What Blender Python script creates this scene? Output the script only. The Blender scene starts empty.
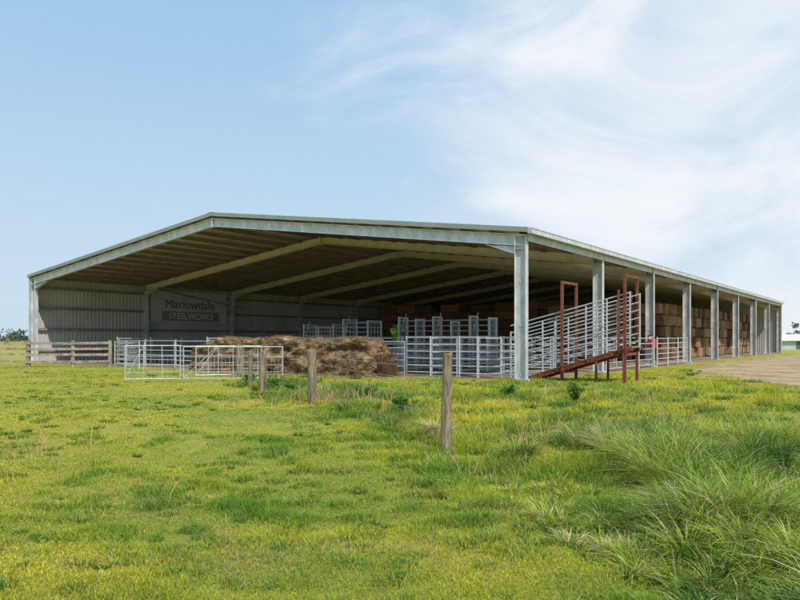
import bpy, math, random
import numpy as np
import mathutils
from mathutils import Vector, Matrix
random.seed(7); rng=np.random.default_rng(11)
scene=bpy.context.scene
scene.view_settings.view_transform='Standard'
scene.view_settings.look='None'
scene.view_settings.exposure=0

# ------------------------------------------------------------------ frames
CX,CY=5.13,29.5
ANG=-math.atan2(0.571,0.8205)
ca,sa=math.cos(ANG),math.sin(ANG)
def W(x,y,z=0.0): return (CX+ca*x-sa*y, CY+sa*x+ca*y, z)
def toL(X,Y):
    dx,dy=X-CX,Y-CY
    return ca*dx+sa*dy, -sa*dx+ca*dy
SHED=Matrix.Translation((CX,CY,0))@Matrix.Rotation(ANG,4,'Z')

# ------------------------------------------------------------------ noise helpers
_g=rng.random((256,256))
def vnoise(x,y,s):
    x=np.asarray(x,float)/s+57.3; y=np.asarray(y,float)/s+91.7
    xi=np.floor(x).astype(int); yi=np.floor(y).astype(int)
    fx=x-xi; fy=y-yi; fx=fx*fx*(3-2*fx); fy=fy*fy*(3-2*fy)
    a=_g[xi%256,yi%256]; b=_g[(xi+1)%256,yi%256]; c=_g[xi%256,(yi+1)%256]; d=_g[(xi+1)%256,(yi+1)%256]
    return (a*(1-fx)+b*fx)*(1-fy)+(c*(1-fx)+d*fx)*fy
def ground_h(x,y):
    x=np.asarray(x,float); y=np.asarray(y,float)
    f=np.clip((27-y)/8,0,1)
    h=(vnoise(x,y,2.3)-.5)*.13+(vnoise(x,y,.8)-.5)*.06+(vnoise(x,y,7)-.5)*.12
    s=x-(.7+(11.2-y)*.2)
    b=np.clip((s-.6)/2.2,0,1)*np.clip((14-y)/5,0,1)
    dip=-np.exp(-((s-.25)/.45)**2)*np.clip((13-y)/4,0,1)*.12
    return h*f+b*.14*f+dip
TRK=[(5,90),(5,60),(4.6,40),(5,28),(6.5,17),(10,8),(17,1.5),(34,-5),(60,-12)]
TW=[2.8,2.8,2.8,3.4,3.8,3.8,3.4,2.8,2.4]
def track_dist(X,Y):
    lx,ly=toL(X,Y); best=np.full(np.shape(lx),1e9)
    for i in range(len(TRK)-1):
        ax,ay=TRK[i]; bx,by=TRK[i+1]
        t=np.clip(((lx-ax)*(bx-ax)+(ly-ay)*(by-ay))/((bx-ax)**2+(by-ay)**2),0,1)
        d=np.hypot(lx-ax-t*(bx-ax),ly-ay-t*(by-ay))-(TW[i]*(1-t)+TW[i+1]*t)
        best=np.minimum(best,d)
    return best

# ------------------------------------------------------------------ materials
def new_mat(name):
    m=bpy.data.materials.new(name); m.use_nodes=True
    nt=m.node_tree; return m,nt,nt.nodes,nt.links,nt.nodes['Principled BSDF']
def noise_mat(name,c1,c2,scale=5,rough=.7,metal=0,detail=6,stretch=(1,1,1),bump=0,bscale=None,c3=None,spec=.4,lo=.35,hi=.65):
    m,nt,N,L,b=new_mat(name)
    tc=N.new('ShaderNodeTexCoord'); mp=N.new('ShaderNodeMapping'); mp.inputs['Scale'].default_value=stretch
    L.new(tc.outputs['Object'],mp.inputs[0])
    n=N.new('ShaderNodeTexNoise'); n.inputs['Scale'].default_value=scale; n.inputs['Detail'].default_value=detail; n.inputs['Roughness'].default_value=.65
    L.new(mp.outputs[0],n.inputs['Vector'])
    r=N.new('ShaderNodeValToRGB'); r.color_ramp.elements[0].position=lo; r.color_ramp.elements[1].position=hi
    r.color_ramp.elements[0].color=(*c1,1); r.color_ramp.elements[1].color=(*c2,1)
    if c3:
        e=r.color_ramp.elements.new((lo+hi)/2); e.color=(*c3,1)
    L.new(n.outputs['Fac'],r.inputs[0]); L.new(r.outputs[0],b.inputs['Base Color'])
    b.inputs['Roughness'].default_value=rough; b.inputs['Metallic'].default_value=metal
    b.inputs['Specular IOR Level'].default_value=spec
    if bump:
        n2=N.new('ShaderNodeTexNoise'); n2.inputs['Scale'].default_value=bscale or scale*4; n2.inputs['Detail'].default_value=8
        L.new(mp.outputs[0],n2.inputs['Vector'])
        bp=N.new('ShaderNodeBump'); bp.inputs['Strength'].default_value=bump; bp.inputs['Distance'].default_value=.03
        L.new(n2.outputs['Fac'],bp.inputs['Height']); L.new(bp.outputs[0],b.inputs['Normal'])
    return m
galv=noise_mat('galvanised_steel',(.42,.43,.44),(.66,.66,.66),2.6,.55,.12,bump=.05,stretch=(1,1,.5),c3=(.52,.53,.54))
galv_in=noise_mat('galvanised_frame_interior',(.58,.52,.48),(.74,.68,.63),2,.6,.05)
rail=noise_mat('galvanised_rail',(.42,.44,.45),(.62,.64,.65),5,.45,.2)
roofgreen=noise_mat('pale_green_colorcoat',(.25,.28,.24),(.31,.34,.29),1.5,.45)
roofunder=noise_mat('roof_underside',(.47,.38,.35),(.62,.51,.48),.5,.6,.0,stretch=(1,.2,1))
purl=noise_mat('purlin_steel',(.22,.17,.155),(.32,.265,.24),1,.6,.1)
wallm=noise_mat('wall_sheet',(.42,.41,.39),(.53,.52,.50),.35,.5,.0)
signm=noise_mat('sign_panel',(.50,.51,.52),(.58,.59,.60),1,.6)
signdark=noise_mat('sign_dark',(.10,.11,.12),(.14,.15,.16),1,.6)
signbar=noise_mat('sign_bar_grey',(.24,.25,.26),(.29,.30,.31),1,.6)
signwhite=noise_mat('sign_white',(.80,.80,.80),(.85,.85,.85),1,.6)
rust=noise_mat('rusty_steel',(.11,.033,.018),(.30,.095,.05),9,.8,.1,bump=.3,c3=(.21,.06,.033))
wood=noise_mat('weathered_timber',(.13,.10,.065),(.42,.34,.22),5,.9,0,stretch=(6,6,.6),bump=.8,bscale=12,c3=(.27,.21,.13))
wood2=noise_mat('weathered_rail_timber',(.18,.15,.11),(.40,.35,.28),2.5,.9,0,bump=.4)
floorm=noise_mat('dirt_floor',(.16,.12,.08),(.30,.23,.16),1.2,.95,bump=.4,bscale=9)
dirt=noise_mat('dirt_gravel',(.22,.17,.08),(.50,.36,.21),.5,.95,bump=.9,bscale=12,c3=(.38,.27,.155),detail=12,lo=.36,hi=.68)
concrete=noise_mat('concrete',(.35,.34,.32),(.46,.45,.43),5,.9)
redp=noise_mat('red_paint',(.5,.02,.015),(.6,.03,.02),3,.4)
whitep=noise_mat('white_paint',(.68,.68,.66),(.8,.8,.78),1,.6)
wirem=noise_mat('fence_wire',(.28,.26,.24),(.4,.38,.36),5,.5,.5)

def attr_mat(name,rough=.6,transl=.35,noise=0,nscale=20,stretch=(1,1,1),bump=0):
    m,nt,N,L,b=new_mat(name)
    a=N.new('ShaderNodeAttribute'); a.attribute_name='Col'
    col=a.outputs['Color']
    if noise:
        tc=N.new('ShaderNodeTexCoord'); mp=N.new('ShaderNodeMapping'); mp.inputs['Scale'].default_value=stretch
        L.new(tc.outputs['Object'],mp.inputs[0])
        n=N.new('ShaderNodeTexNoise'); n.inputs['Scale'].default_value=nscale; n.inputs['Detail'].default_value=9; n.inputs['Roughness'].default_value=.75
        L.new(mp.outputs[0],n.inputs['Vector'])
        mr=N.new('ShaderNodeMapRange'); mr.inputs[1].default_value=.3; mr.inputs[2].default_value=.7; mr.inputs[3].default_value=1-noise; mr.inputs[4].default_value=1+noise
        L.new(n.outputs['Fac'],mr.inputs[0])
        mx=N.new('ShaderNodeVectorMath'); mx.operation='SCALE'
        L.new(col,mx.inputs[0]); L.new(mr.outputs[0],mx.inputs['Scale']); col=mx.outputs[0]
        if bump:
            bp=N.new('ShaderNodeBump'); bp.inputs['Strength'].default_value=bump; bp.inputs['Distance'].default_value=.08
            L.new(n.outputs['Fac'],bp.inputs['Height']); L.new(bp.outputs[0],b.inputs['Normal'])
    L.new(col,b.inputs['Base Color']); b.inputs['Roughness'].default_value=rough
    b.inputs['Specular IOR Level'].default_value=.2
    if transl:
        t=N.new('ShaderNodeBsdfTranslucent'); L.new(col,t.inputs['Color'])
        ms=N.new('ShaderNodeMixShader'); ms.inputs[0].default_value=transl
        L.new(b.outputs[0],ms.inputs[1]); L.new(t.outputs[0],ms.inputs[2])
        L.new(ms.outputs[0],N['Material Output'].inputs['Surface'])
    return m
grassm=attr_mat('grass_blades',transl=.42); tallm=attr_mat('tall_grass_blades',transl=.3,rough=.5)
leafm=attr_mat('leaves',transl=.25)
strawm=attr_mat('straw',rough=.8,transl=.15)
balem=attr_mat('hay_bales',rough=.95,transl=0,noise=.6,nscale=5,stretch=(1,1,2.5),bump=1.0)

# ------------------------------------------------------------------ mesh builder
class MB:
    def __init__(s): s.v=[];s.f=[];s.mi=[];s.c=[]
    def hexa(s,p,mi=0,col=None):
        o=len(s.v); s.v+= [tuple(q) for q in p]
        for f in ((0,3,2,1),(4,5,6,7),(0,1,5,4),(1,2,6,5),(2,3,7,6),(3,0,4,7)):
            s.f.append(tuple(o+i for i in f)); s.mi.append(mi)
        s.c+=[col or (1,1,1)]*8
    def box(s,x0,x1,y0,y1,z0,z1,mi=0,col=None,m=None):
        p=[(x0,y0,z0),(x1,y0,z0),(x1,y1,z0),(x0,y1,z0),(x0,y0,z1),(x1,y0,z1),(x1,y1,z1),(x0,y1,z1)]
        if m is not None: p=[tuple(m@Vector(q)) for q in p]
        s.hexa(p,mi,col)
    def beam(s,a,b,w,h,up=(0,0,1),mi=0,off=(0,0)):
        a=Vector(a);b=Vector(b);d=(b-a).normalized();up=Vector(up)
        sx=d.cross(up).normalized();uz=sx.cross(d).normalized()
        a=a+sx*off[0]+uz*off[1];b=b+sx*off[0]+uz*off[1]
        p=[]
        for q in (a,b):
            p+= [q-sx*w/2-uz*h/2,q+sx*w/2-uz*h/2,q+sx*w/2+uz*h/2,q-sx*w/2+uz*h/2]
        s.hexa(p,mi)
    def ibeam(s,a,b,depth,width,up=(0,0,1),mi=0,t=.03):
        s.beam(a,b,t*.7,depth-2*t,up,mi)
        s.beam(a,b,width,t,up,mi,(0,depth/2-t/2)); s.beam(a,b,width,t,up,mi,(0,-depth/2+t/2))
    def tube(s,a,b,r,n=8,mi=0,r2=None):
        a=Vector(a);b=Vector(b);d=(b-a).normalized(); r2=r if r2 is None else r2
        up=Vector((0,0,1)) if abs(d.z)<.95 else Vector((1,0,0))
        sx=d.cross(up).normalized();uz=sx.cross(d)
        o=len(s.v)
        for q,rr in ((a,r),(b,r2)):
            for i in range(n):
                t=2*math.pi*i/n; s.v.append(tuple(q+sx*math.cos(t)*rr+uz*math.sin(t)*rr)); s.c.append((1,1,1))
        for i in range(n):
            j=(i+1)%n; s.f.append((o+i,o+j,o+n+j,o+n+i)); s.mi.append(mi)
        s.f.append(tuple(o+i for i in reversed(range(n)))); s.mi.append(mi)
        s.f.append(tuple(o+n+i for i in range(n))); s.mi.append(mi)
    def path(s,pts,r,n=8,mi=0):
        for a,b in zip(pts[:-1],pts[1:]): s.tube(a,b,r,n,mi)
    def obj(s,name,mats,parent=None,mw=None,col=False,bevel=0):
        me=bpy.data.meshes.new(name); me.from_pydata(s.v,[],s.f); 
        for m in mats: me.materials.append(m)
        me.polygons.foreach_set('material_index',s.mi)
        if col:
            at=me.color_attributes.new('Col','FLOAT_COLOR','POINT')
            at.data.foreach_set('color',np.array([(*c,1) for c in s.c],dtype=np.float32).ravel())
        me.update()
        o=bpy.data.objects.new(name,me); scene.collection.objects.link(o)
        if parent: o.parent=parent
        if mw is not None: o.matrix_world=mw
        if bevel:
            md=o.modifiers.new('bevel','BEVEL'); md.width=bevel; md.segments=2
        return o
def empty(name,mw=None):
    e=bpy.data.objects.new(name,None); scene.collection.objects.link(e)
    if mw is not None: e.matrix_world=mw
    return e

# ------------------------------------------------------------------ blades generator
def blades(name,X,Y,Z,H,Wd,dirang,lean,colr,mat,nseg=2,tipc=None,parent=None):
    n=len(X); X=np.asarray(X);Y=np.asarray(Y)
    fa=rng.random(n)*math.pi*2
    px,py=np.cos(fa),np.sin(fa); dx,dy=np.cos(dirang),np.sin(dirang)
    nv=2*nseg+1
    V=np.zeros((n,nv,3),np.float32); C=np.ones((n,nv,4),np.float32)
    for k in range(nseg+1):
        t=k/nseg
        bx=X+dx*lean*H*t**1.8; by=Y+dy*lean*H*t**1.8
        bz=Z+H*(t-np.clip(lean,0,1.6)*.38*t**2.4)
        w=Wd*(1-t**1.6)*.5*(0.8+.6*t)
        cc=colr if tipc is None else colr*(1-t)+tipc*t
        if k<nseg:
            V[:,2*k,0]=bx-px*w;V[:,2*k,1]=by-py*w;V[:,2*k,2]=bz
            V[:,2*k+1,0]=bx+px*w;V[:,2*k+1,1]=by+py*w;V[:,2*k+1,2]=bz
            C[:,2*k,:3]=cc;C[:,2*k+1,:3]=cc
        else:
            V[:,2*k,0]=bx;V[:,2*k,1]=by;V[:,2*k,2]=bz; C[:,2*k,:3]=cc
    base=(np.arange(n)*nv)[:,None]
    lv=[];tot=[]
    for k in range(nseg-1): lv+=[2*k,2*k+1,2*k+3,2*k+2]; tot.append(4)
    lv+=[2*nseg-2,2*nseg-1,2*nseg]; tot.append(3)
    loops=(base+np.array(lv)[None,:]).ravel().astype(np.int32)
    totals=np.tile(tot,n).astype(np.int32); starts=np.concatenate([[0],np.cumsum(totals)[:-1]]).astype(np.int32)
    me=bpy.data.meshes.new(name)
    me.vertices.add(n*nv); me.vertices.foreach_set('co',V.ravel())
    me.loops.add(len(loops)); me.loops.foreach_set('vertex_index',loops)
    me.polygons.add(len(totals)); me.polygons.foreach_set('loop_start',starts)
    try: me.polygons.foreach_set('loop_total',totals)
    except Exception: pass
    at=me.color_attributes.new('Col','FLOAT_COLOR','POINT'); at.data.foreach_set('color',C.ravel())
    me.materials.append(mat); me.update(calc_edges=True); 
    o=bpy.data.objects.new(name,me); scene.collection.objects.link(o)
    if parent: o.parent=parent
    return o

# ------------------------------------------------------------------ shed
SW=37.5; SL=72.0; EAVE=6.18; APEX=8.62
shed=empty('farm_shed',SHED)
def roof_z(x):
    return EAVE+(APEX-EAVE)*(1-abs(x+SW/2)/(SW/2))
mb=MB()
for (x0,x1) in ((.12,-SW/2),(-SW/2,-SW-.12)):
    z0,z1=roof_z(x0),roof_z(x1); t=.05
    y0,y1=-.15,SL+.15
    mb.hexa([(x0,y0,z0-t),(x1,y0,z1-t),(x1,y1,z1-t),(x0,y1,z0-t),(x0,y0,z0),(x1,y0,z1),(x1,y1,z1),(x0,y1,z0)],0)
    nr=90; u=t+.006
    o=len(mb.v)
    for k in range(nr*4+1):
        f=(k//4+[0,.5,.6,.9][k%4])/nr if k<nr*4 else 1
        y=y0+.02+(y1-y0-.04)*f; dzz=.03 if (k%4) in (2,3) else 0
        mb.v.append((x0,y,z0-u-dzz)); mb.v.append((x1,y,z1-u-dzz)); mb.c+=[(1,1,1)]*2
    for k in range(nr*4):
        mb.f.append((o+2*k,o+2*k+1,o+2*k+3,o+2*k+2)); mb.mi.append(1)
mb.obj('roof_sheeting',[roofgreen,roofunder],shed)
mb=MB()
for (x0,x1) in ((.14,-SW/2),(-SW/2,-SW-.14)):
    for y in (-.19,SL+.19):
        a=(x0,y,roof_z(x0)-.07); b=(x1,y,roof_z(x1)-.07)
        mb.beam(a,b,.06,.20,(0,0,1),0)
for sgn in (-1,1):
    mb.hexa([(-SW/2,-.22,APEX+.01),(-SW/2+sgn*.3,-.22,APEX-.03),(-SW/2+sgn*.3,SL+.2,APEX-.03),(-SW/2,SL+.2,APEX+.01),
             (-SW/2,-.22,APEX+.05),(-SW/2+sgn*.3,-.22,APEX+.01),(-SW/2+sgn*.3,SL+.2,APEX+.01),(-SW/2,SL+.2,APEX+.05)],0)
mb.obj('barge_and_ridge_capping',[roofgreen],shed)
mb=MB(); mi_=MB()
for i in range(9):
    y=i*9.0
    m=mb if i==0 else mi_
    for sx in (0,-SW):
        cx=sx-.25 if sx==0 else sx+.3
        mb.ibeam((cx,y,0),(cx,y,EAVE-.3),.5,.26,(1,0,0))
        mb.box(cx-.38,cx+.38,y-.25,y+.25,-.1,.06,1)
        mb.box(cx-.3,cx+.3,y-.17,y+.17,.06,.085,0)
        mb.box(cx-.247,cx+.247,y-.12,y+.12,EAVE-.82,EAVE-.795,0)
        for zz in (.2,2.2,4.0):
            mb.box(cx-.06,cx+.06,y-.03,y+.03,zz,zz+.12,0)
    for (x0,x1) in ((-.02,-SW/2),(-SW+.02,-SW/2)):
        a=(x0,y,roof_z(x0)-.50); b=(x1,y,roof_z(x1)-.50)
        m.ibeam(a,b,.46,.24)
    m.box(-SW/2-.02,-SW/2+.02,y-.15,y+.15,APEX-.8,APEX-.25,0)
    for sx,sg in ((-.5,-1),(-SW+.55,1)):
        zt=EAVE-.70
        pts=[(sx,zt-.30),(sx+sg*1.3,zt+.16),(sx,zt)]
        o=len(m.v)
        for yy in (y-.02,y+.02):
            for p in pts: m.v.append((p[0],yy,p[1])); m.c.append((1,1,1))
        for f in ((0,1,2),(3,5,4),(0,3,4,1),(1,4,5,2),(2,5,3,0)):
            m.f.append(tuple(o+k for k in f)); m.mi.append(0)
        m.beam((sx,y,zt-.30),(sx+sg*1.3,y,zt+.16),.22,.025)
mb.obj('portal_columns_and_front_rafter',[galv,concrete],shed)
mi_.obj('interior_rafters',[galv_in],shed)
mb=MB()
n=13
for side in (0,1):
    for k in range(n+1):
        f=(k+.25)/(n+.5)
        x=-SW/2*f if side==0 else -SW+SW/2*f
        z=roof_z(x)-.19
        mb.box(x-.015,x+.015,.02,SL-.02,z-.13,z+.1)
        mb.box(x-.015,x+.085,.02,SL-.02,z-.133,z-.113)
for i in range(8):
    y=i*9+4.5
    for x0,x1 in ((-.6,-SW/2+.3),(-SW+.6,-SW/2-.3)):
        mb.beam((x0,y,roof_z(x0)-.24),(x1,y,roof_z(x1)-.24),.06,.05)
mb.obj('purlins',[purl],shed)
mb=MB()
for x0,x1 in ((.13,.30),(-SW-.30,-SW-.13)):
    mb.box(x0,x1,-.22,SL+.2,EAVE-.24,EAVE-.02)
    mb.box(x0-.02 if x0<0 else x1,x0 if x0<0 else x1+.02,-.22,SL+.2,EAVE-.05,EAVE-.01)
mb.box(.0,.04,.0,SL,EAVE-.52,EAVE-.22)
for i in (2,4,6,8):
    mb.tube((.09,i*9-.4,.1),(.09,i*9-.4,EAVE-.25),.045)
mb.obj('gutter_and_fascia',[galv],shed)
def ribbed(mb,p0,p1,z0f,z1f,pitch=.25,depth=.04,mi=0,nrm=(1,0)):
    L=math.hypot(p1[0]-p0[0],p1[1]-p0[1]); n=int(L/pitch)
    prof=[(0,0),(.55,0),(.66,1),(.89,1)]
    pts=[]
    for i in range(n):
        for a,b in prof: pts.append(((i+a)/n,b*depth))
    pts.append((1,0)); o=len(mb.v)
    for t,d in pts:
        x=p0[0]+(p1[0]-p0[0])*t+nrm[0]*d; y=p0[1]+(p1[1]-p0[1])*t+nrm[1]*d
        mb.v.append((x,y,z0f(x))); mb.v.append((x,y,z1f(x))); mb.c+=[(1,1,1)]*2
    for i in range(len(pts)-1):
        mb.f.append((o+2*i,o+2*i+2,o+2*i+3,o+2*i+1)); mb.mi.append(mi)
mb=MB()
ribbed(mb,(-SW-.06,0),(-SW-.06,SL),lambda x:.05,lambda x:EAVE-.12,pitch=.3,depth=.055)
ribbed(mb,(-SW,SL+.1),(0,SL+.1),lambda x:.05,lambda x:roof_z(x)-.08,nrm=(0,-1))
mb.box(-SW-.16,-SW+.0,-.16,-.135,.05,EAVE-.2,1); mb.box(-SW-.16,-SW-.14,-.135,.1,.05,EAVE-.2,1)
mb.obj('wall_cladding',[wallm,galv],shed)
mb=MB()
for z in (.9,2.4,3.9,5.3):
    mb.box(-SW+.0,-SW+.15,.2,SL-.1,z-.09,z+.09)
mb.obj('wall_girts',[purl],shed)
mb=MB(); mb.box(-SW+.1,-.1,.35,SL-.1,-.2,.03); mb.obj('shed_floor',[floorm],shed)

# sign on wall : invented name in plain lettering
sign=empty('wall_sign',SHED)
mb=MB()
xs=-SW+.17
mb.box(xs,xs+.05,9.5,17.5,3.05,5.65,0)
mb.box(xs+.052,xs+.06,10.6,16.6,3.2,4.0,1)
o=mb.obj('sign_panel',[signm,signbar],sign)
mb=MB()
mb.beam((xs+.09,10.2,5.75),(xs+.09,19.4,4.5),.05,.14,(0,0,1))
mb.obj('plain_bar',[signbar],sign)
def text(body,size,loc,mat,par,sx=1):
    cu=bpy.data.curves.new(body,'FONT'); cu.body=body; cu.size=size; cu.align_x='CENTER'; cu.extrude=.008; cu.materials.append(mat)
    o=bpy.data.objects.new('lettering_'+body.lower(),cu); scene.collection.objects.link(o); o.parent=par
    o.location=loc; o.rotation_euler=(math.radians(90),0,math.radians(90)); o.scale=(sx,1,1)
text('Marlowdale',1.05,(xs+.075,13.5,4.25),signdark,sign,1.05)
text('STEELWORKS',.72,(xs+.08,13.6,3.36),signwhite,sign,1.05)

# ------------------------------------------------------------------ hay stacks inside
def bale_stack(name,x0,x1,y0,y1,rows,L=2.4,Wd=1.2,H=.9,base=(.30,.20,.10),drop=0.15,fuzz=0):
    mb=MB(); fz=[]
    nx=max(1,int(round((x1-x0)/L))); ny=max(1,int(round((y1-y0)/Wd)))
    for r in range(rows):
        for i in range(nx):
            for j in range(ny):
                edge = i in(0,nx-1) or j in (0,ny-1) or r>=rows-2
                if not edge: continue
                if r==rows-1 and (vnoise(i*1.0+r,j*1.0+x0,2.2)<drop*2.4): continue
                cx=x0+(i+.5)*L+random.uniform(-.06,.06); cy=y0+(j+.5)*Wd+random.uniform(-.03,.03)
                if i==nx-1: cx+=random.uniform(-.2,.2)
                s=random.uniform(.6,1.2); w=random.uniform(-.02,.02)
                if random.random()<.15: s*=.6
                col=((base[0]+w)*s,(base[1])*s,(base[2]-w*.3)*s)
                m=Matrix.Translation((cx,cy,.04+H*(r+.5)))@Matrix.Rotation(random.uniform(-.035,.035),4,'Z')@Matrix.Rotation(random.uniform(-.02,.02),4,'X')
                # slightly bulged, slumped bale: jittered corners
                p=[]
                for (sx,sy,sz) in ((-1,-1,-1),(1,-1,-1),(1,1,-1),(-1,1,-1),(-1,-1,1),(1,-1,1),(1,1,1),(-1,1,1)):
                    q=Vector((sx*(L/2-.04+random.uniform(-.05,.04)),sy*(Wd/2-.03+random.uniform(-.04,.03)),sz*(H/2-.02)+random.uniform(-.03,.02)))
                    p.append(tuple(m@q))
                mb.hexa(p,0,col)
                if fuzz and (i==nx-1 or j==0):
                    for q in range(fuzz):
                        if i==nx-1: fz.append((cx+L/2-.05,cy+random.uniform(-.6,.6),.04+H*(r+random.random()),s))
                        if j==0: fz.append((cx+random.uniform(-1.2,1.2),cy-Wd/2+.05,.04+H*(r+random.random()),s))
    o=mb.obj(name,[balem],None,SHED,col=True,bevel=.08)
    if fz:
        P=np.array(fz); n=len(P)
        c=np.array(base)[None,:]*1.25*P[:,3:4]*rng.uniform(.6,1.5,(n,1))
        blades('loose_straw',P[:,0],P[:,1],P[:,2],rng.uniform(.05,.16,n),np.full(n,.022),rng.random(n)*6.28,rng.uniform(.8,3,n),c,strawm,2,parent=o)
    return o
bale_stack('hay_bale_stack',-12.6,-3,31,44,5,base=(.34,.205,.12),drop=.05,fuzz=110)
bale_stack('hay_bale_stack',-12.6,-3,45.5,56,5,base=(.34,.22,.13),fuzz=70)
bale_stack('hay_bale_stack',-12.6,-3,58.5,71,5,base=(.34,.22,.13),fuzz=50)
bale_stack('hay_bale_stack',-29,-15,39,47,6,base=(.42,.235,.14))
bale_stack('hay_bale_stack',-37,-30.5,40,50,6,base=(.42,.245,.15))

# ------------------------------------------------------------------ grass
def fence_x(y): return .7+(11.2-y)*np.where(y<11.2,.2,.37)
def patch(x,y):
    return np.clip((vnoise(x,y,2.6)*.5+vnoise(x,y,.9)*.45+vnoise(x,y,9)*.3-.34)*2.3,0,1)
def grass_cols(x,y,n):
    m=np.clip(patch(x,y)+rng.normal(0,.17,n),0,1)[:,None]
    g=np.array([.21,.355,.03]); yl=np.array([.66,.59,.055])
    c=g*(1-m)+yl*m
    dryp=np.clip((vnoise(x+11,y,1.4)*.6+vnoise(x,y+5,.5)*.4-.62)*5,0,1)
    dead=rng.random(n)<(.05+.5*dryp)
    c[dead]=np.array([.58,.42,.18])
    return c*rng.uniform(.65,1.3,(n,1))

N0=560000
r=np.exp(rng.uniform(math.log(3.6),math.log(62),N0)); a=rng.uniform(-.74,.74,N0)
x=r*np.sin(a); y=r*np.cos(a)
lx,ly=toL(x,y)
keep=~((lx>-SW-.2)&(lx<.2)&(ly>-.3)&(ly<SL+.5))
td=track_dist(x,y)+ (vnoise(x,y,.9)-.5)*2.4 + (vnoise(x,y,3)-.5)*2.2
ong=(vnoise(x+7,y,1.3)*.6+vnoise(x,y,.5)*.4>.62)
keep&=(td>0)|(rng.random(N0)<np.where(ong,.35,.02))
bare=(vnoise(x,y,1.6)*.6+vnoise(x,y,.45)*.4)
keep&=(bare>.26)|(rng.random(N0)<.25)
x,y,r,td=x[keep],y[keep],r[keep],td[keep]; n=len(x)
right=(x>fence_x(y))
cl_=np.clip((vnoise(x,y,.30)-.45)*2.4,0,1)*np.clip((vnoise(x+3,y,1.7)-.25)*1.8,0,1)
hh=.022+.12*cl_+.022*rng.random(n)
med=right&(y>9)
hh=np.where(med,(.06+.28*np.clip((vnoise(x,y,.7)-.3)*1.6,0,1)*(.35+vnoise(x,y,3.1)))*rng.uniform(.5,1.2,n)*np.clip(1.15-(r-18)/35,.40,1),hh)
near_f=np.abs(x-fence_x(y))<.8
hh=np.where(near_f&(y>7)&(y<27),hh+.13*vnoise(x,y,.6),hh)
far=np.clip((r-28)/20,0,1); hh=hh*(1-.3*far); hh=np.where(td<0,.04,hh)
ww=(.0035+.00078*r)*rng.uniform(.7,1.3,n)
c=grass_cols(x,y,n)
lush=np.clip(cl_,0,1)[:,None]*.7; c=c*(1-lush)+np.array([.12,.26,.03])*lush*rng.uniform(.8,1.2,(n,1))
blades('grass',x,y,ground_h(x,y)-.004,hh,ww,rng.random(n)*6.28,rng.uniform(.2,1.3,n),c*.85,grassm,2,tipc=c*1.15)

def clumps(name,cx,cy,num,h,rad,cols,wd,nseg=4,lean=(.3,1.3),mat=grassm,wind=0,lo=.8,hi=1.15,dd=.07):
    cx=np.repeat(cx,num); cy=np.repeat(cy,num); h=np.repeat(h,num); rad=np.repeat(rad,num); cl=np.repeat(cols,num,axis=0); wd=np.repeat(wd,num)
    n=len(cx); t=rng.random(n)*6.283; q=np.sqrt(rng.random(n))*rad
    x=cx+np.cos(t)*q; y=cy+np.sin(t)*q
    vx=np.cos(t)+wind*np.cos(3.6); vy=np.sin(t)+wind*np.sin(3.6)
    dirn=np.arctan2(vy,vx)+rng.normal(0,.45,n)
    H=h*rng.uniform(.4,1.15,n); ln=rng.uniform(lean[0],lean[1],n)*(.4+.6*q/np.maximum(rad,1e-3))
    cc=cl*rng.uniform(.55,1.4,(n,1)); dead=rng.random(n)<dd; cc[dead]=np.array([.60,.52,.28])*rng.uniform(.7,1.1,(dead.sum(),1))
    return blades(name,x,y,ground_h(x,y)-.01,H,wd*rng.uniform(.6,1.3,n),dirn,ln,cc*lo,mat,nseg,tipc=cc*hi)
M=9000
yy=rng.uniform(3.2,13.6,M); xx=rng.uniform(-.8,13,M)
edge=fence_x(yy)-.35+(vnoise(xx,yy,.8)-.5)*1.3
k=(xx>edge)&(xx<yy*.95+2)
dens=vnoise(xx,yy,.95)
k&=(dens>.34+.25*np.clip((yy-10.5)/2.5,0,1))
xx,yy=xx[k],yy[k]; idx=np.arange(len(xx)); rng.shuffle(idx); idx=idx[:1650]; xx,yy=xx[idx],yy[idx]
hh=(.17+.50*np.clip((vnoise(xx,yy,.8)-.15)*1.3,0,1))*np.clip(1.15-(yy-9)/10,.6,1)*np.clip(.5+(xx-fence_x(yy))*.6,.38,1)*rng.uniform(.7,1.15,len(xx))
m=np.clip(vnoise(xx,yy,1.4)*1.2-.1+rng.normal(0,.3,len(xx)),0,1)[:,None]
cols=np.array([.09,.20,.025])*(1-m)+np.array([.40,.47,.065])*m
straw=((vnoise(xx+31,yy,.9)>.80)&(rng.random(len(xx))<.6)); cols[straw]=np.array([.58,.50,.25])
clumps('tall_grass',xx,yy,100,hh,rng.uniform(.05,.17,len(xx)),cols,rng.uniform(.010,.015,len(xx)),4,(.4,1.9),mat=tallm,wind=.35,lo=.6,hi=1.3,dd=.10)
cx=[];cy=[];ch=[]
def at(px,py):
    d=1.7*730/(py-339); return (px-400)/730*d,d
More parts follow.
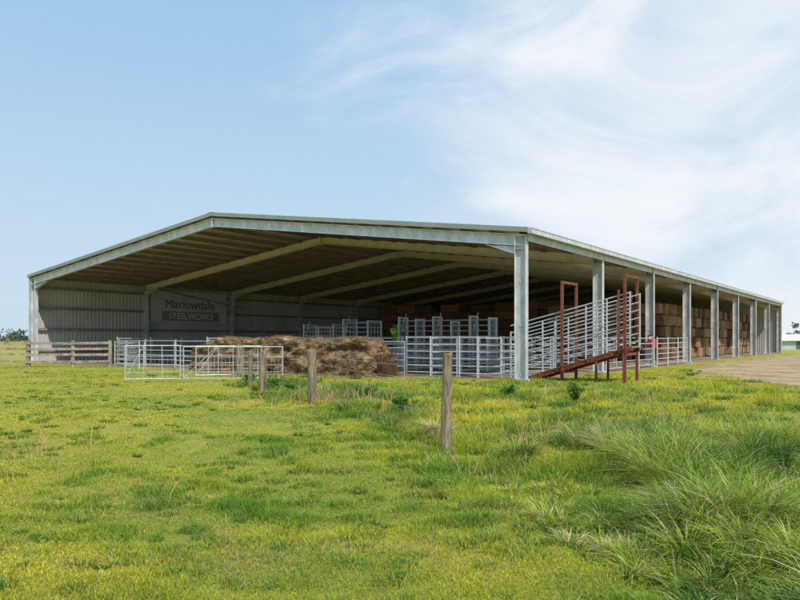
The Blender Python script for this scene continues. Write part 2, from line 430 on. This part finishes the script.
for px,py,h in [(220,460,.12),(330,432,.13),(95,424,.12),(40,418,.12),(10,445,.11),(180,492,.12),(478,525,.16),(420,462,.26),(400,440,.24),(395,420,.34),(412,412,.38),(368,398,.5),(350,390,.45),(468,468,.28),(480,440,.26),(500,460,.32),(430,480,.18),(120,560,.1),(300,480,.1),(255,530,.1),(160,405,.15),(20,400,.13),(60,440,.1),(330,392,.4),(300,398,.35),(275,395,.35),(290,385,.45),(270,388,.5),(250,386,.35),(210,500,.09),(360,520,.09),(620,430,.3),(650,420,.28),(690,410,.28),(730,400,.25),(560,420,.35),(540,440,.3),(590,450,.34),(520,430,.26),(700,432,.3),(760,420,.3),(780,408,.25),(570,405,.36),(530,400,.3),(610,395,.3),(660,396,.25),(500,400,.28),(470,400,.3),(450,395,.26),(350,405,.35),(380,412,.35),(740,440,.35),(640,445,.35),(480,415,.3),(600,415,.3),(120,400,.14),(60,395,.14),(200,400,.12)]:
    X,Y=at(px,py)
    for q in range(int(4 if h<.17 else 8)):
        cx.append(X+random.gauss(0,.018*Y)); cy.append(Y+random.gauss(0,.03*Y)); ch.append(h*random.uniform(.6,1.1)*.9)
for q in range(600):
    Y=math.exp(random.uniform(math.log(4),math.log(40))); X=random.uniform(-.75,.75)*Y
    l=toL(X,Y)
    if -SW<l[0]<.5 and l[1]>-.5: continue
    if track_dist(np.array([X]),np.array([Y]))[0]<-1.5+random.uniform(0,1.8): continue
    cx.append(X);cy.append(Y);ch.append(random.uniform(.05,.13)*(2.0 if (X>fence_x(Y) and Y>9) else 1))
cx,cy,ch=map(np.array,(cx,cy,ch)); 
m=rng.random(len(cx))[:,None]**1.5
cl=(np.array([.10,.23,.03])*(1-m)+np.array([.36,.42,.06])*m)*rng.uniform(.75,1.3,(len(cx),1))
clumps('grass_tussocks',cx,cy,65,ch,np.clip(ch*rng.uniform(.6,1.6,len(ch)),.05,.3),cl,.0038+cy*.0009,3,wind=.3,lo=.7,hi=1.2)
sx_=[];sy_=[]
for px,py,nn_ in [(335,398,90),(352,402,80),(320,400,60),(300,402,30),(480,470,30),(70,450,12),(12,480,14),(130,500,8),(505,445,40),(590,440,60),(560,400,35),(700,425,50),(420,420,30),(650,455,60),(760,450,60),(620,400,30)]:
    X,Y=at(px,py)
    for q in range(nn_): sx_.append(X+random.gauss(0,.035*Y)); sy_.append(Y+random.gauss(0,.04*Y))
sx_,sy_=np.array(sx_),np.array(sy_); n=len(sx_)
blades('dry_stalks',sx_,sy_,ground_h(sx_,sy_),rng.uniform(.2,.65,n)*np.clip((sy_+4)/18,.35,1),.005+sy_*.0008,rng.random(n)*6.28,rng.uniform(.1,.8,n),np.array([.42,.28,.15])*rng.uniform(.6,1.4,(n,1)),strawm,3)

def weed(name,X,Y,r,h,nst=14,nl=40,col=(.09,.18,.03),z0=None):
    z0=float(ground_h(X,Y)) if z0 is None else z0
    lx_=[];ly_=[];lz=[];d=[]
    for s in range(nst):
        a=random.uniform(0,6.28); l=random.uniform(.2,1)*r; hh=h*random.uniform(.55,1.05)
        for q in range(nl):
            t=random.uniform(.1,1); lx_.append(X+math.cos(a)*l*t+random.gauss(0,.03)); ly_.append(Y+math.sin(a)*l*t+random.gauss(0,.03)); lz.append(z0+hh*t*(1-.2*t)); d.append(random.uniform(0,6.28))
    n=len(lx_); H=rng.uniform(.05,.13,n)
    c=np.array(col)[None,:]*rng.uniform(.6,1.5,(n,1))
    return blades(name,np.array(lx_),np.array(ly_),np.array(lz),H,H*.35,np.array(d),rng.uniform(.5,1.4,n),c,leafm,2)
for px,py,r_,h_ in [(366,398,.5,.6),(404,412,.45,.45),(272,389,.7,.6),(296,392,.6,.45),(575,402,.3,.65),(250,384,.5,.5),(508,398,.3,.4)]:
    X,Y=at(px,py); weed('leafy_weed',X,Y,r_,h_,18,45,(.13,.25,.045))
p=W(-7.3,1.0); weed('leafy_weed',p[0],p[1],.35,1.05,16,60,(.13,.26,.04),1.5)
p=W(-13.5,-.3); weed('leafy_weed',p[0],p[1],.9,.4,18,40,(.16,.26,.05),1.45)

# ------------------------------------------------------------------ old hay pile in front
mb=MB()
nx_,nz_,ny_=190,28,26
x0,x1=-18.8,-6.4; d0,d1=-1.7,.25; hgt=1.72
prof=[]
for k in range(nz_): prof.append((0,k/(nz_-1)))
for k in range(1,ny_): prof.append((k/(ny_-1),1))
for k in range(1,nz_): prof.append((1,1-k/(nz_-1)))
V=[];F=[];C=[]
def fb(p): return mathutils.noise.fractal(Vector(p),.9,2.1,5)
for i in range(nx_):
    u=i/(nx_-1); x=x0+(x1-x0)*u
    hl=hgt*min(1,.66+u*2.2)*(1+.07*fb((x*.45,3,1)))
    if u>.94: hl*=1-.45*((u-.94)/.06)**2
    for (a,b) in prof:
        yy_=d0+(d1-d0)*a; zz=hl*b-.03
        yy_+= (b**1.6)*.32*(1 if a<.5 else -1)
        n1=fb((x*1.1,yy_*2,zz*2)); n2=fb((x*2.5,5,zz*3))
        out=-1 if a<.02 else (1 if a>.98 else 0)
        yy_+=out*(n1*.24+n2*.12)
        if 0<a<1: zz+=n1*.09+.05*fb((x*3,yy_*3,2))
        xe=.5*fb((yy_*2,zz*2.2,8))*(max(0,(u-.9)/.1)) - .25*b*max(0,(u-.9)/.1)
        V.append((x+n2*.06+xe,yy_,zz)); s=.95+.35*n2+.45*n1; s=max(.4,min(1.6,s))
        C.append((.34*s,.225*s,.125*s))
npf=len(prof)
for i in range(nx_-1):
    for k in range(npf-1):
        F.append((i*npf+k,(i+1)*npf+k,(i+1)*npf+k+1,i*npf+k+1))
F.append(tuple(range(npf))); F.append(tuple((nx_-1)*npf+k for k in reversed(range(npf))))
mb.v=V;mb.f=F;mb.mi=[0]*len(F);mb.c=C
pile=mb.obj('old_hay_pile',[balem],None,SHED,col=True)
NS=70000
idx=rng.integers(0,len(V),NS); P=np.array(V)[idx]+rng.normal(0,.035,(NS,3)); P[:,2]=np.maximum(P[:,2],.02)
P[:,0]+=rng.uniform(-.05,.05,NS)
# straw on the end face
ne=7000; yy2=rng.uniform(d0+.25,d1-.2,ne); zz2=rng.uniform(0,hgt*.62,ne); E=np.stack([np.full(ne,x1+.0)-.12*zz2+rng.normal(0,.06,ne),yy2,zz2],1)
P=np.concatenate([P,E])
n=len(P); s=rng.uniform(.5,1.4,(n,1)); big=vnoise(P[:,0],P[:,2]+P[:,1],.5)[:,None]; s=s*(.5+.9*big)
warm=rng.random((n,1)); colr=np.array([.43,.30,.165])*(1-warm)+np.array([.25,.155,.095])*warm
blades('loose_straw',P[:,0],P[:,1],P[:,2],rng.uniform(.04,.15,n),np.full(n,.013),rng.random(n)*6.28,rng.uniform(.8,3.2,n),colr*s,strawm,2,parent=pile)
NS=9000; P=np.stack([rng.uniform(x0,x1+.8,NS),d0-np.abs(rng.normal(0,.5,NS)),np.full(NS,.02)],1)
blades('fallen_hay',P[:,0],P[:,1],P[:,2],rng.uniform(.04,.10,NS),np.full(NS,.014),rng.random(NS)*6.28,rng.uniform(1,3,NS),np.array([.42,.30,.16])*rng.uniform(.6,1.3,(NS,1)),strawm,2,parent=pile)

# ------------------------------------------------------------------ yard panels
def panel(mb,p0,p1,h=1.75,rails=6,z0=.18,r=.024,seg=2.6):
    p0=Vector((p0[0],p0[1],0));p1=Vector((p1[0],p1[1],0)); L=(p1-p0).length; n=max(1,int(round(L/seg)))
    for k in range(n):
        a=p0+(p1-p0)*(k/n); b=p0+(p1-p0)*((k+1)/n); e=random.uniform(-.03,.03)
        for q in range(rails):
            z=z0+(h-z0)*q/(rails-1)+e
            mb.tube(a+Vector((0,0,z)),b+Vector((0,0,z)),r)
    for k in range(n+1):
        q=p0+(p1-p0)*(k/n); mb.tube(q,q+Vector((0,0,h+.08)),.036)
        if k<n:
            q2=q+(p1-p0).normalized()*.12; mb.tube(q2,q2+Vector((0,0,h)),.024)
mb=MB()
panel(mb,(-.7,.6),(-6.3,.6),1.75)
panel(mb,(-6.3,.6),(-17,.6),1.6)
panel(mb,(-17,.6),(-28.5,.6),1.6)
mb.obj('cattle_yard_fence',[rail],None,SHED)
mb=MB()
panel(mb,(-1,5),(-24,5)); panel(mb,(-5,.6),(-5,14)); panel(mb,(-14,5),(-14,16)); panel(mb,(-1,14),(-26,14)); panel(mb,(-20,.6),(-20,14)); panel(mb,(-28.5,.6),(-28.5,18)); panel(mb,(-2.6,.6),(-2.6,5)); panel(mb,(-9,.6),(-7.5,9)); panel(mb,(-1,8),(-12,8))
mb.obj('cattle_yard_fence',[rail],None,SHED)
mb=MB()
panel(mb,(.0,9.4),(.0,17.6),1.75); panel(mb,(.0,18.6),(.0,26),1.75); panel(mb,(-.3,9.4),(-8,9.4),1.75)
mb.obj('cattle_yard_fence',[rail],None,SHED)
def crush(name,x0,x1,y0,y1,top):
    mb=MB()
    for yy_ in (y0,y1):
        for k in range(9):
            z=.3+k*(top-.45)/8; mb.tube((x0,yy_,z),(x1,yy_,z),.027)
    n=max(1,int((x1-x0)/1.1))
    for k in range(n+1):
        x=x0+(x1-x0)*k/n; tp=top-(0,.12,.0,.3)[k%4]+.1
        for yy_ in (y0,y1): mb.box(x-.045,x+.045,yy_-.05,yy_+.05,0,tp)
        mb.box(x-.04,x+.04,y0+.05,y1-.05,tp-.09,tp-.01)
        for q in range(3):
            yy_=y0+(y1-y0)*(q+1)/4; mb.tube((x,yy_,.2),(x,yy_,tp-.1),.02)
        if k<n and k%2==0:
            mb.tube((x+.3,y0-.1,top-.7),(x+.6,y0-.1,top+.28),.022)
            mb.tube((x+.25,y0-.1,top-.7),(x+.7,y0-.1,top-.7),.03)
    return mb.obj(name,[rail],None,SHED)
crush('cattle_crush',-13,-6.8,9.6,10.5,2.95)
crush('cattle_drafting_gate',-17.4,-15.4,9.6,11.0,2.9)
crush('cattle_drafting_gate',-21,-18.4,9.8,11.0,2.6)

# ------------------------------------------------------------------ loading ramp
ramp=empty('cattle_loading_ramp',SHED)
ya,yb=.97,2.25
def dz(x): return .22+.30*x
mb=MB()
for yy_ in (ya-.06,yb+.06):
    mb.beam((-.6,yy_,dz(-.6)-.06),(3.95,yy_,dz(3.95)-.06),.07,.18)
    for x in (1.15,3.7):
        mb.box(x-.05,x+.05,yy_-.05-.07*(1 if yy_<1.5 else -1),yy_+.05-.07*(1 if yy_<1.5 else -1),-.05,4.1 if x>3 else 3.95)
    mb.box(2.5,2.58,yy_-.04,yy_+.04,-.05,dz(2.54)-.1)
for x in (1.15,3.7):
    top=4.1 if x>3 else 3.95
    mb.box(x-.05,x+.05,ya-.18,yb+.18,top,top+.1)
    mb.box(x-.04,x+.04,ya-.1,yb+.1,dz(x)-.25,dz(x)-.15)
for yy_ in (ya-.13,yb+.13):
    mb.box(3.42,3.5,yy_-.04,yy_+.04,dz(3.4),3.6)
mb.beam((.4,ya-.42,dz(.4)-.02),(3.9,ya-.42,dz(3.9)-.02),.34,.045)
for x in (.9,2.2,3.5): mb.beam((x,ya-.55,dz(x)-.07),(x,ya,dz(x)-.07),.05,.05)
mb.tube((3.75,ya-.5,.0),(3.75,ya-.5,dz(3.7)),.03)
mb.obj('rusty_frame',[rust],ramp)
mb=MB()
nq=24
for k in range(nq):
    x=-.6+4.5*(k+.5)/nq; mb.beam((x,ya,dz(x)+.03),(x,yb,dz(x)+.03),.17,.04)
mb.obj('deck_boards',[wood2],ramp)
mb=MB()
for yy_ in (ya,yb):
    xa=-1.2
    for k in range(7):
        o_=.25+k*.31
        mb.tube((xa,yy_,max(.15,dz(xa))+o_),(3.85,yy_,dz(3.85)+o_),.027)
    for x in (xa,.25,.85,2.1,2.95,3.85):
        mb.tube((x,yy_,dz(x)+(-.1 if x>0 else .0)),(x,yy_,dz(x)+2.16),.032)
mb.obj('side_rails',[rail],ramp)

fe=MB()
fe.tube((.12,17.7,1.15),(.12,17.7,1.6),.085,14,0); fe.tube((.12,17.7,1.6),(.12,17.7,1.68),.085,14,0,.03)
fe.tube((.12,17.7,1.68),(.12,17.7,1.76),.025,8,1); fe.beam((.12,17.7,1.76),(.12,17.52,1.78),.03,.03,mi=1)
fe.box(-.35,.1,17.83,17.85,1.2,1.95,0); fe.box(-.25,.0,17.822,17.828,1.68,1.85,2)
fe.obj('fire_extinguisher',[redp,signdark,whitep],None,SHED)

# ------------------------------------------------------------------ paddock gates
def gate(name,a,b,h=1.2,z0=.14,nb=2):
    mb=MB(); a=Vector((*a,0));b=Vector((*b,0)); up=Vector((0,0,1))
    for k in range(5):
        z=z0+(h)*[0,.2,.42,.68,1][k]; mb.tube(a+up*z,b+up*z,.018 if k in(0,4) else .008)
    for t in (0,1): q=a.lerp(b,t); mb.tube(q+up*(z0-.04),q+up*(z0+h+.02),.02)
    for k in range(1,nb+1): q=a.lerp(b,k/(nb+1)); mb.tube(q+up*z0,q+up*(z0+h),.013)
    L=(b-a).length; n=int(L/.15)
    for k in range(1,n): q=a.lerp(b,k/n); mb.tube(q+up*z0,q+up*(z0+h*.68),.003,4)
    mb.tube(a+up*z0,a.lerp(b,.33)+up*(z0+h),.012)
    return mb.obj(name,[rail])
gate('farm_gate',(-10.7,28.4),(-8.7,28.9),1.3)
gate('farm_gate',(-8.6,29.0),(-4.7,29.2),1.25,nb=3)
gate('farm_gate',(-8.8,31.5),(-6.2,32.6),1.25)

def post(X,Y,h,r,lean=(0,0)):
    mb=MB(); z=float(ground_h(X,Y))-.15
    n=14; rings=16; V=[];F=[]
    for k in range(rings):
        t=k/(rings-1); rr=r*(1.06-.12*t)
        for i in range(n):
            a=2*math.pi*i/n; q=1+.14*mathutils.noise.noise(Vector((math.cos(a)*2.2,math.sin(a)*2.2,t*1.5+X)))
            V.append((lean[0]*t*h+math.cos(a)*rr*q,lean[1]*t*h+math.sin(a)*rr*q,t*(h+.15)+(.025*math.sin(a*2+X) if k==rings-1 else 0)))
    for k in range(rings-1):
        for i in range(n):
            j=(i+1)%n; F.append((k*n+i,k*n+j,(k+1)*n+j,(k+1)*n+i))
    F.append(tuple((rings-1)*n+i for i in range(n)))
    mb.v=V;mb.f=F;mb.mi=[0]*len(F);mb.c=[(1,1,1)]*len(V)
    return mb.obj('wooden_fence_post',[wood],None,Matrix.Translation((X,Y,z)))
PP=[(.70,11.2,1.54,.08),(-2.32,19.4,1.44,.12),(-4.45,23.6,1.35,.12),(-6.9,31.5,1.4,.15),(-5.3,25.8,1.2,.08)]
for i,(X,Y,h,r_) in enumerate(PP): post(X,Y,h,r_,(.02*(-1)**i,.0))
mb=MB()
order=[PP[0],PP[1],PP[2],PP[4],PP[3]]
for z in (.35,.6,.85,1.1,1.32):
    for A,B in zip(order[:-1],order[1:]):
        za,zb=float(ground_h(A[0],A[1])),float(ground_h(B[0],B[1]))
        zA=min(z,A[2]-.08)+za; zB=min(z,B[2]-.08)+zb; pts=[]
        for k in range(9):
            t=k/8; pts.append((A[0]+(B[0]-A[0])*t+.08,A[1]+(B[1]-A[1])*t,zA+(zB-zA)*t-.05*math.sin(math.pi*t)*(1 if z>1 else 1.8)))
        mb.path(pts,.006,5)
mb.obj('wire_fence',[wirem])

mb=MB()
fp=[(-34,42.5),(-30,43),(-27,43.4),(-24.6,43.7),(-22.4,44),(-19.9,44.4),(-18.0,45.3)]
for (X,Y) in fp: mb.tube((X,Y,-.2),(X,Y,1.62),.13,12,0,.12)
for z in (.35,.75,1.12,1.45):
    for A,B in zip(fp[:-1],fp[1:]):
        mb.beam((A[0],A[1]-.15,z+random.uniform(-.04,.04)),(B[0],B[1]-.15,z+random.uniform(-.04,.04)),.05,.15)
mb.obj('timber_rail_fence',[wood2])
mb=MB(); panel(mb,(-17.7,45.3),(-15,42.0),1.5,6); mb.obj('cattle_yard_fence',[rail])

# ------------------------------------------------------------------ ground
def axis(lo,hi,step,far):
    a=list(np.arange(lo,hi+.01,step)); s=step; v=hi
    while v<far: s*=1.35; v+=s; a.append(v)
    s=step; v=lo; pre=[]
    while v>-far: s*=1.35; v-=s; pre.append(v)
    return np.array(pre[::-1]+a)
xs_=axis(-20,22,.3,2500); ys_=axis(1,30,.3,2500)
GX,GY=np.meshgrid(xs_,ys_,indexing='ij'); GZ=ground_h(GX,GY)
nX,nY=GX.shape
V=np.stack([GX,GY,GZ],-1).reshape(-1,3)
I=(np.arange(nX-1)[:,None]*nY+np.arange(nY-1)[None,:]).ravel()
F=np.stack([I,I+nY,I+nY+1,I+1],1)
me=bpy.data.meshes.new('ground'); me.from_pydata(V.tolist(),[],F.tolist())
for p_ in me.polygons: p_.use_smooth=True
m,nt,N,L,b=new_mat('grassy_ground')
tc=N.new('ShaderNodeTexCoord')
def nz(s,d=8,ro=.6):
    q=N.new('ShaderNodeTexNoise'); q.inputs['Scale'].default_value=s; q.inputs['Detail'].default_value=d; q.inputs['Roughness'].default_value=ro
    L.new(tc.outputs['Object'],q.inputs['Vector']); return q
n1=nz(.28,6); n2=nz(3.5,10,.8); n3=nz(25,6,.8)
r1=N.new('ShaderNodeValToRGB'); e=r1.color_ramp.elements; e[0].position=.36;e[1].position=.64
e[0].color=(.18,.26,.035,1); e[1].color=(.46,.41,.06,1)
L.new(n1.outputs['Fac'],r1.inputs[0])
r2=N.new('ShaderNodeValToRGB'); e=r2.color_ramp.elements; e[0].position=.34;e[1].position=.62
e[0].color=(.15,.15,.04,1); e[1].color=(.42,.38,.08,1)
L.new(n2.outputs['Fac'],r2.inputs[0])
mx=N.new('ShaderNodeMix'); mx.data_type='RGBA'; mx.inputs[0].default_value=.5
L.new(r1.outputs[0],mx.inputs[6]); L.new(r2.outputs[0],mx.inputs[7])
L.new(mx.outputs[2],b.inputs['Base Color']); b.inputs['Roughness'].default_value=.95; b.inputs['Specular IOR Level'].default_value=.1
bp=N.new('ShaderNodeBump'); bp.inputs['Strength'].default_value=.8; bp.inputs['Distance'].default_value=.05
L.new(n3.outputs['Fac'],bp.inputs['Height']); L.new(bp.outputs[0],b.inputs['Normal'])
me.materials.append(m); me.update()
g=bpy.data.objects.new('ground',me); scene.collection.objects.link(g)

V=[];F=[]
pts=[]
for i in range(len(TRK)-1):
    for k in range(14):
        t=k/14; 
        p0=TRK[max(i-1,0)];p1=TRK[i];p2=TRK[i+1];p3=TRK[min(i+2,len(TRK)-1)]
        f=lambda a,b,c,d:.5*((2*b)+(-a+c)*t+(2*a-5*b+4*c-d)*t*t+(-a+3*b-3*c+d)*t**3)
        pts.append((f(p0[0],p1[0],p2[0],p3[0]),f(p0[1],p1[1],p2[1],p3[1]),TW[i]*(1-t)+TW[i+1]*t))
nc=7
for i,(x_,y_,w_) in enumerate(pts):
    q=pts[min(i+1,len(pts)-1)]; q0=pts[max(i-1,0)]; dx,dy=q[0]-q0[0],q[1]-q0[1]; l=math.hypot(dx,dy); nx,ny=-dy/l,dx/l
    for k in range(nc):
        s=(k/(nc-1)*2-1)*w_; s*=1+.45*(mathutils.noise.noise(Vector((i*.45,5*(k>3),1)))) if k in(0,nc-1) else 1
        wx,wy,_=W(x_+nx*s,y_+ny*s); V.append((wx,wy,float(ground_h(wx,wy))+.012))
for i in range(len(pts)-1):
    for k in range(nc-1): F.append((i*nc+k,(i+1)*nc+k,(i+1)*nc+k+1,i*nc+k+1))
me=bpy.data.meshes.new('dirt_track'); me.from_pydata(V,[],F); me.materials.append(dirt)
o=bpy.data.objects.new('dirt_track',me); scene.collection.objects.link(o)

# ------------------------------------------------------------------ distant trees
lx_=[];ly_=[];lz_=[];hs=[];cc=[]
mb=MB()
def tree(X,Y,h,w,leaf,nl=260):
    mb.tube((X,Y,-.1),(X+random.uniform(-.3,.3),Y,h*.45),h*.03,6,0,h*.018)
    for b_ in range(4):
        a=random.uniform(0,6.28); mb.tube((X,Y,h*.35),(X+math.cos(a)*w*.3,Y+math.sin(a)*w*.3,h*.7),h*.015,5,0,h*.006)
    for c_ in range(9):
        a=random.uniform(0,6.28); q=random.uniform(0,.42)*w; cz=h*random.uniform(.35,.88); ccx=X+math.cos(a)*q; ccy=Y+math.sin(a)*q; rr=w*random.uniform(.12,.24)
        s=random.uniform(.6,1.3)
        for k in range(nl//9):
            v=rng.normal(0,1,3); v/=np.linalg.norm(v); v*=rr*random.uniform(.5,1)
            lx_.append(ccx+v[0]);ly_.append(ccy+v[1]);lz_.append(max(.1,cz+v[2]*.8));hs.append(leaf*random.uniform(.6,1.3)); cc.append((.09*s,.115*s,.07*s))
for k in range(150):
    X=-330+k*6+random.uniform(-3,3); Y=300+random.uniform(-20,40)
    tree(X,Y,random.uniform(3.0,6.2),random.uniform(5,9),.7,170)
for k in range(30):
    X=random.uniform(-190,-92); tree(X,random.uniform(180,210),random.uniform(2.2,4.0),random.uniform(5,8),.5,170)
for X,Y,h in [(84,150,6.5),(88,155,5.5),(79,158,4.6),(94,150,6),(101,152,7),(110,156,6),(86,146,4)]: tree(X,Y,h,h*.95,.45,420)
n=len(lx_); hs=np.array(hs)
tr=mb.obj('distant_trees',[wood2])
blades('foliage',np.array(lx_),np.array(ly_),np.array(lz_),hs,hs*.8,rng.random(n)*6.28,rng.uniform(0,1.6,n),np.array(cc),leafm,2,parent=tr)

hs_=empty('farm_outbuilding',Matrix.Translation((64.5,118,0))@Matrix.Rotation(-.3,4,'Z'))
mb=MB(); mb.box(-5,5,-3,3,0,1.5,0); mb.box(-1,0,-3.03,-3.0,.1,1.4,1); mb.box(1.5,3,-3.03,-3.0,.6,1.3,1); mb.obj('walls',[signm,signdark],hs_)
mb=MB()
for s in (-1,1):
    mb.hexa([(-5.3,s*3.4,1.4),(5.3,s*3.4,1.4),(5.3,0,2.35),(-5.3,0,2.35),(-5.3,s*3.4,1.5),(5.3,s*3.4,1.5),(5.3,0,2.45),(-5.3,0,2.45)],0)
mb.obj('roof',[whitep],hs_)

# ------------------------------------------------------------------ light
SD=Vector((.42,-.72,0)).normalized(); EL=math.radians(52)
sv=Vector((SD.x*math.cos(EL),SD.y*math.cos(EL),math.sin(EL)))
sl=bpy.data.lights.new('sun','SUN'); sl.energy=4.3; sl.angle=math.radians(1.2); sl.color=(1,.95,.88)
so=bpy.data.objects.new('sun',sl); scene.collection.objects.link(so)
so.rotation_euler=sv.to_track_quat('Z','Y').to_euler(); so.location=(0,0,40)
w=bpy.data.worlds.new('World'); scene.world=w; w.use_nodes=True
N=w.node_tree.nodes; L=w.node_tree.links
bg=N['Background']; sky=N.new('ShaderNodeTexSky'); sky.sky_type='NISHITA'; sky.sun_disc=False
sky.sun_elevation=EL; sky.sun_rotation=math.atan2(SD.x,SD.y)
sky.air_density=1.0; sky.dust_density=.8; sky.ozone_density=1.5
tc=N.new('ShaderNodeTexCoord')
mp=N.new('ShaderNodeMapping'); mp.inputs['Scale'].default_value=(1,1,2.2); mp.inputs['Rotation'].default_value=(0,math.radians(-25),0)
L.new(tc.outputs['Generated'],mp.inputs[0])
nn=N.new('ShaderNodeTexNoise'); nn.inputs['Scale'].default_value=3.4; nn.inputs['Detail'].default_value=10; nn.inputs['Roughness'].default_value=.57; nn.inputs['Distortion'].default_value=.6
L.new(mp.outputs[0],nn.inputs['Vector'])
dot=N.new('ShaderNodeVectorMath'); dot.operation='DOT_PRODUCT'
dv=Vector((.54,.78,.38)).normalized(); dot.inputs[1].default_value=dv
L.new(tc.outputs['Generated'],dot.inputs[0])
mr=N.new('ShaderNodeMapRange'); mr.inputs[1].default_value=.72; mr.inputs[2].default_value=1.0; mr.inputs[3].default_value=-.26; mr.inputs[4].default_value=.24; mr.clamp=True
L.new(dot.outputs['Value'],mr.inputs[0])
ad=N.new('ShaderNodeMath'); ad.operation='ADD'; L.new(nn.outputs['Fac'],ad.inputs[0]); L.new(mr.outputs[0],ad.inputs[1])
m2=N.new('ShaderNodeMapRange'); m2.interpolation_type='SMOOTHSTEP'; m2.inputs[1].default_value=.32; m2.inputs[2].default_value=.86; m2.inputs[3].default_value=.0; m2.inputs[4].default_value=.95
L.new(ad.outputs[0],m2.inputs[0])
hz=N.new('ShaderNodeMix'); hz.data_type='RGBA'; hz.inputs[0].default_value=.82; hz.inputs[7].default_value=(2.9,4.75,6.6,1)
L.new(sky.outputs[0],hz.inputs[6])
sep=N.new('ShaderNodeSeparateXYZ'); L.new(tc.outputs['Generated'],sep.inputs[0])
hr=N.new('ShaderNodeMapRange'); hr.interpolation_type='SMOOTHSTEP'; hr.inputs[1].default_value=0; hr.inputs[2].default_value=.45; hr.inputs[3].default_value=.70; hr.inputs[4].default_value=.0
L.new(sep.outputs['Z'],hr.inputs[0])
hb=N.new('ShaderNodeMix'); hb.data_type='RGBA'; hb.inputs[7].default_value=(4.8,5.6,6.3,1)
L.new(hr.outputs[0],hb.inputs[0]); L.new(hz.outputs[2],hb.inputs[6])
mix=N.new('ShaderNodeMix'); mix.data_type='RGBA'; mix.inputs[7].default_value=(6.8,7.0,7.2,1)
L.new(m2.outputs[0],mix.inputs[0]); L.new(hb.outputs[2],mix.inputs[6])
L.new(mix.outputs[2],bg.inputs[0]); bg.inputs[1].default_value=.135

cam=bpy.data.cameras.new('camera'); co=bpy.data.objects.new('camera',cam); scene.collection.objects.link(co)
cam.sensor_width=36; cam.lens=36*730/800; cam.shift_y=39/800; cam.clip_end=6000; cam.clip_start=.1
co.location=(0,0,1.7); co.rotation_euler=(math.radians(90),0,0)
scene.camera=co
